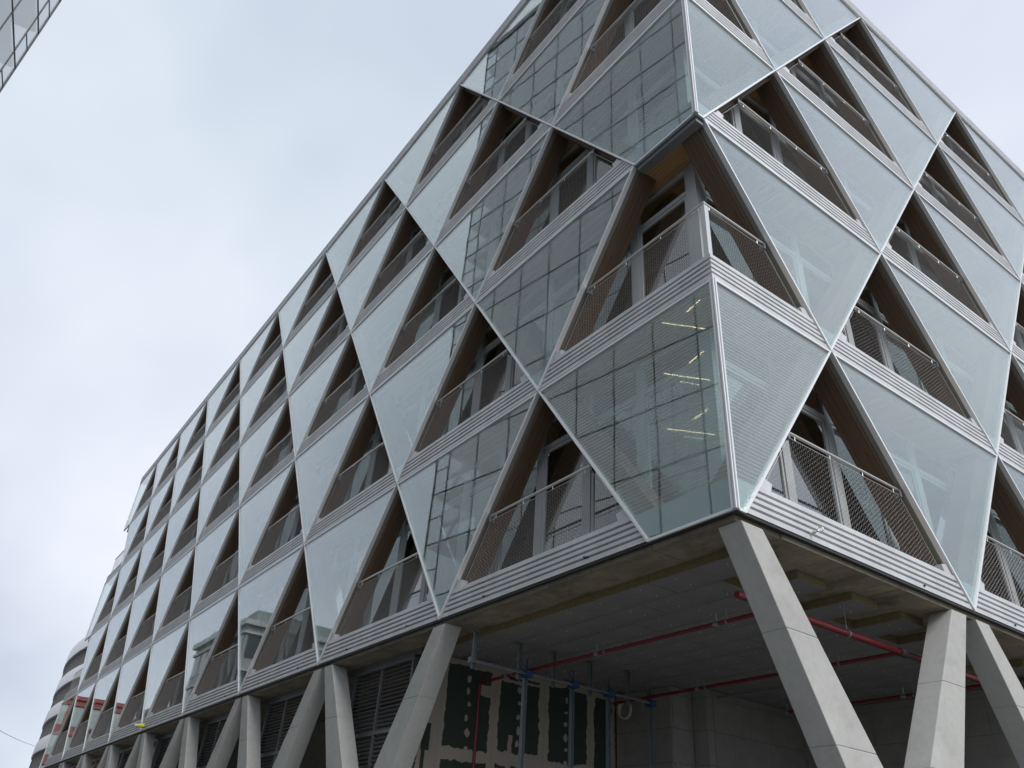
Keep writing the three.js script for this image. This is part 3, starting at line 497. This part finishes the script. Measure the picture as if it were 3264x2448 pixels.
// ------------------------------------------------------------------ glass tower across the street
{
  const tower = thing('glass_tower', 'tall glass tower with dark mullions across the street', 'tower', [-39.4, 0, 16.9]);
  tower.rotation.y = Math.atan2(-0.1577, 0.9875);        // local x runs along its face, local -z looks at the street
  const FH = 3.76, y0 = 43.44 - 11 * FH, top = 76.5, nb = 14, W1 = 1.43, W = 2.96, L = W1 + nb * W, D = 22, nf = Math.round((top - y0) / FH) + 1;
  const mull = std(C(0.05, 0.055, 0.055), 0.5, { metalness: 0.4 });
  const tint = new THREE.MeshPhysicalMaterial({ color: C(0.54, 0.60, 0.61), roughness: 0, transmission: 0.55, thickness: 0, ior: 3.4, bumpMap: rep(tGlass, 0.2), bumpScale: 0.001 });
  const slabM = std(C(0.42, 0.42, 0.41), 0.8), coreM = std(C(0.50, 0.50, 0.48), 0.9, { map: rep(tSpeck, 0.1, 0.5) });
  for (let f = 0; f < nf; f++) { const y = y0 + f * FH; if (y > 0.5) add(tower, 'transom', box(0, L, y - 0.028, y + 0.028, -0.02, 0.1), mull); add(tower, 'floor_plate', box(0.2, L - 0.2, y - 0.25, y - 0.08, 0.12, D - 0.2), slabM); }
  for (let b = 0; b <= nb; b++) add(tower, 'mullion', box(W1 + b * W - 0.028, W1 + b * W + 0.028, 0, top, -0.02, 0.09), mull);
  add(tower, 'mullion', box(-0.05, 0.05, 0, top, -0.03, 0.12), mull);
  const pg = sheet([[0, 0], [W - 0.06, 0], [W - 0.06, FH - 0.07], [0, FH - 0.07]], 0), ng = sheet([[0, 0], [W1 - 0.09, 0], [W1 - 0.09, FH / 2 - 0.06], [0, FH / 2 - 0.06]], 0);
  const rt = rng(404);
  for (let f = 0; f + 1 < nf; f++) {
    const y = y0 + f * FH;
    for (let b = 0; b < nb; b++) { const m = add(tower, 'pane', pg, tint); m.position.set(W1 + b * W + 0.03, y + 0.035, 0.02); m.rotation.y = (rt() - 0.5) * 0.006; }
    for (const q of [0, 1]) { const m = add(tower, 'narrow_pane', ng, tint); m.position.set(0.06, y + 0.032 + q * FH / 2, 0.02); }
    add(tower, 'transom', box(0.06, W1 - 0.05, y + FH / 2 - 0.022, y + FH / 2 + 0.022, -0.01, 0.06), mull);
    if (f > 4) { const br = add(tower, 'brace', bar([0.25, y + 0.2, 1.2], [W1 + 1.2, y + FH - 0.3, 1.2], 0.11, 8), M.white); br.castShadow = true; add(tower, 'brace', box(0.3, W1 + 2.2, y + 1.6, y + 1.85, 0.9, 1.1), M.white); }
  }
  add(tower, 'parapet', box(-0.08, L, top - 0.02, top + 0.25, -0.1, 0.3), mull);
  add(tower, 'core', box(6, L, 0, top - 0.5, 7, D - 0.4), coreM);
  add(tower, 'back_wall', merge([box(0, L, 0, top, D - 0.1, D), box(L - 0.1, L, 0, top, 0.2, D - 0.12), box(0, 0.1, 0, top, 4.2, D - 0.12)]), mull);
  const gan = []; for (let k = 0; k < 5; k++) { const x = 0.6 + k * 1.2; gan.push(bar([x, top, 1.0], [x, top + 3.6 + (k % 2), 1.0], 0.07, 6), bar([x, top + 3.4, 1.0], [x + 1.2, top + 1.0, 1.0], 0.05, 6), bar([x, top + 1.6, 1.0], [x + 1.2, top + 2.8, 1.0], 0.05, 6)); }
  add(tower, 'roof_gantry', merge([...gan, bar([0.4, top + 3.4, 1], [6.8, top + 3.4, 1], 0.08, 6), bar([0.4, top + 1.2, 1], [6.8, top + 1.2, 1], 0.06, 6)]), M.white);
  // linear lamps that are lit on some floors
  const lampM = std(C(0.9, 0.85, 0.7), 0.6, { emissive: C(1, 0.92, 0.68), emissiveIntensity: 2.2 });
  for (const [f, xs] of [[6, 0], [7, 0], [8, 0.1]]) {
    const y = y0 + f * FH - 0.6;
    for (const [a, b] of [[[18.9, 1.4], [20.6, 3.7]], [[20.6, 1.45], [21.9, 1.0]]]) {
      const A = [a[0] + xs, y, a[1]], B = [b[0] + xs, y, b[1]], len = Math.hypot(B[0] - A[0], B[2] - A[2]);
      const g = new THREE.BoxGeometry(len, 0.03, 0.045), m = add(tower, 'linear_lamp', g, lampM); m.position.set((A[0] + B[0]) / 2, y, (A[2] + B[2]) / 2); m.rotation.y = -Math.atan2(B[2] - A[2], B[0] - A[0]);
      const l = new THREE.RectAreaLight(0xffdfa0, 6, len, 0.07); l.position.set(0, -0.03, 0); l.rotation.x = -Math.PI / 2; m.add(l);
    }
  }
}
// ------------------------------------------------------------------ buildings farther down the street
function plainBuilding(b, x0, x1, z0, z1, h, floors, wallM, bandM, glassM, eave) {
  add(b, 'wall', box(x0, x1, 0, h - 0.6, z0, z1), wallM);
  add(b, 'roof', box(x0 - eave, x1 + eave, h - 0.6, h, z0 - eave, z1 + eave), bandM);
  const fh = (h - 1.2) / floors;
  for (let f = 0; f < floors; f++) {
    const ya = f * fh + 1.1, yb = (f + 1) * fh - 0.5;
    add(b, 'ledge', box(x0 - 0.25, x1 + 0.25, yb + 0.15, yb + 0.4, z0 - 0.25, z1 + 0.25), bandM);
    const nz = Math.max(2, Math.round((z1 - z0) / 3)), nx = Math.max(2, Math.round((x1 - x0) / 3.2));
    for (let k = 0; k < nz; k++) { const a = z0 + (z1 - z0) * (k + 0.12) / nz, c = z0 + (z1 - z0) * (k + 0.88) / nz; const w = add(b, 'window', box(x1 - 0.05, x1 + 0.06, ya, yb, a, c), glassM); w.castShadow = true; }
    for (let k = 0; k < nx; k++) { const a = x0 + (x1 - x0) * (k + 0.12) / nx, c = x0 + (x1 - x0) * (k + 0.88) / nx; add(b, 'window', box(a, c, ya, yb, z0 - 0.06, z0 + 0.05), glassM); }
  }
}
const farGlass = new THREE.MeshPhysicalMaterial({ color: C(0.10, 0.12, 0.13), roughness: 0.03, ior: 1.6 });
{
  const b = thing('grey_building', 'pale grey flat-roofed block with a wide eave farther down the street', 'building');
  plainBuilding(b, -104, -86, 20, 38, 25.6, 6, std(C(0.40, 0.41, 0.40), 0.8), std(C(0.52, 0.53, 0.51), 0.7), farGlass, 0.5);
  add(b, 'penthouse', box(-103, -87.2, 25.6, 27.2, 21.2, 37), std(C(0.30, 0.34, 0.33), 0.7));
}
{
  const b = thing('red_building', 'low red framed building with wide windows at the far end of the street', 'building');
  plainBuilding(b, -175, -150, 8, 22, 24, 5, std(C(0.19, 0.055, 0.055), 0.6), std(C(0.21, 0.05, 0.05), 0.55), new THREE.MeshPhysicalMaterial({ color: C(0.30, 0.34, 0.34), roughness: 0.05, ior: 1.6 }), 0.3);
}
{
  const b = thing('slate_building', 'slate grey block standing behind the red building', 'building');
  plainBuilding(b, -165, -136, 24, 44, 22.5, 5, std(C(0.22, 0.24, 0.24), 0.7), std(C(0.35, 0.37, 0.36), 0.7), farGlass, 0.3);
}
// curved white building beyond the far end
{
  const b = thing('curved_building', 'curved building with white balcony bands and dark windows at the far end', 'building', [-113.5, 0, -95]);
  const R = 88, bandM = std(C(0.80, 0.80, 0.81), 0.5), darkW = std(C(0.13, 0.135, 0.14), 0.4), fin = std(C(0.20, 0.20, 0.20), 0.6, { metalness: 0.3 });
  const lathe = (pts) => { const g = new THREE.LatheGeometry(pts.map(([r, y]) => new THREE.Vector2(r, y)), 160, 0, Math.PI * 2); return g; };
  add(b, 'wall', lathe([[R - 0.45, 0], [R - 0.45, 24.8], [1, 24.8]]), darkW);
  const tops = [[23.4, 25.1], [19.6, 21.2], [15.8, 17.4], [12.0, 13.6], [8.2, 9.8], [4.4, 6.0]];
  for (const [y0, y1] of tops) {
    add(b, 'balcony_band', lathe([[R - 0.5, y0 + 0.02], [R - 0.05, y0], [R, y0 + 0.06], [R - 0.03, y1], [R - 0.3, y1], [R - 0.3, y1 - 0.2], [R - 0.5, y1 - 0.3]]), bandM);
  }
  const fg = new THREE.BoxGeometry(0.10, 2.3, 0.3);
  for (let f = 0; f < 5; f++) for (let k = 0; k < 46; k++) { const a = -0.11 + k * 0.0125 - 0.1, m = add(b, 'window_fin', fg, fin); m.position.set(Math.sin(a) * (R - 0.32), tops[f][0] - 1.15, Math.cos(a) * (R - 0.32)); m.rotation.y = a; }
}
single('overhead_wire', new THREE.TubeGeometry(new THREE.CatmullRomCurve3([[-123.5, 13.34, -7.6], [-98.8, 11.4, -3.3], [-74.1, 9.64, 0.97], [-60, 8.9, 3.4]].map((p) => new THREE.Vector3(...p))), 60, 0.022, 5), M.winFrame, 'thin overhead wire sagging from the curved white building', 'wire');

{
  const p = thing('street_pole', 'grey tapered street pole that carries the overhead wire', 'pole', [-60, 0, 3.4]);
  add(p, 'shaft', new THREE.CylinderGeometry(0.07, 0.13, 9, 14).translate(0, 4.5, 0), M.galv);
  add(p, 'wire_clamp', bar([0, 8.82, 0], [0, 8.98, 0], 0.1, 10), M.black);
  add(p, 'base_plate', box(-0.22, 0.22, 0.1, 0.16, -0.22, 0.22), M.galv);
}

renderer.render(scene, camera);
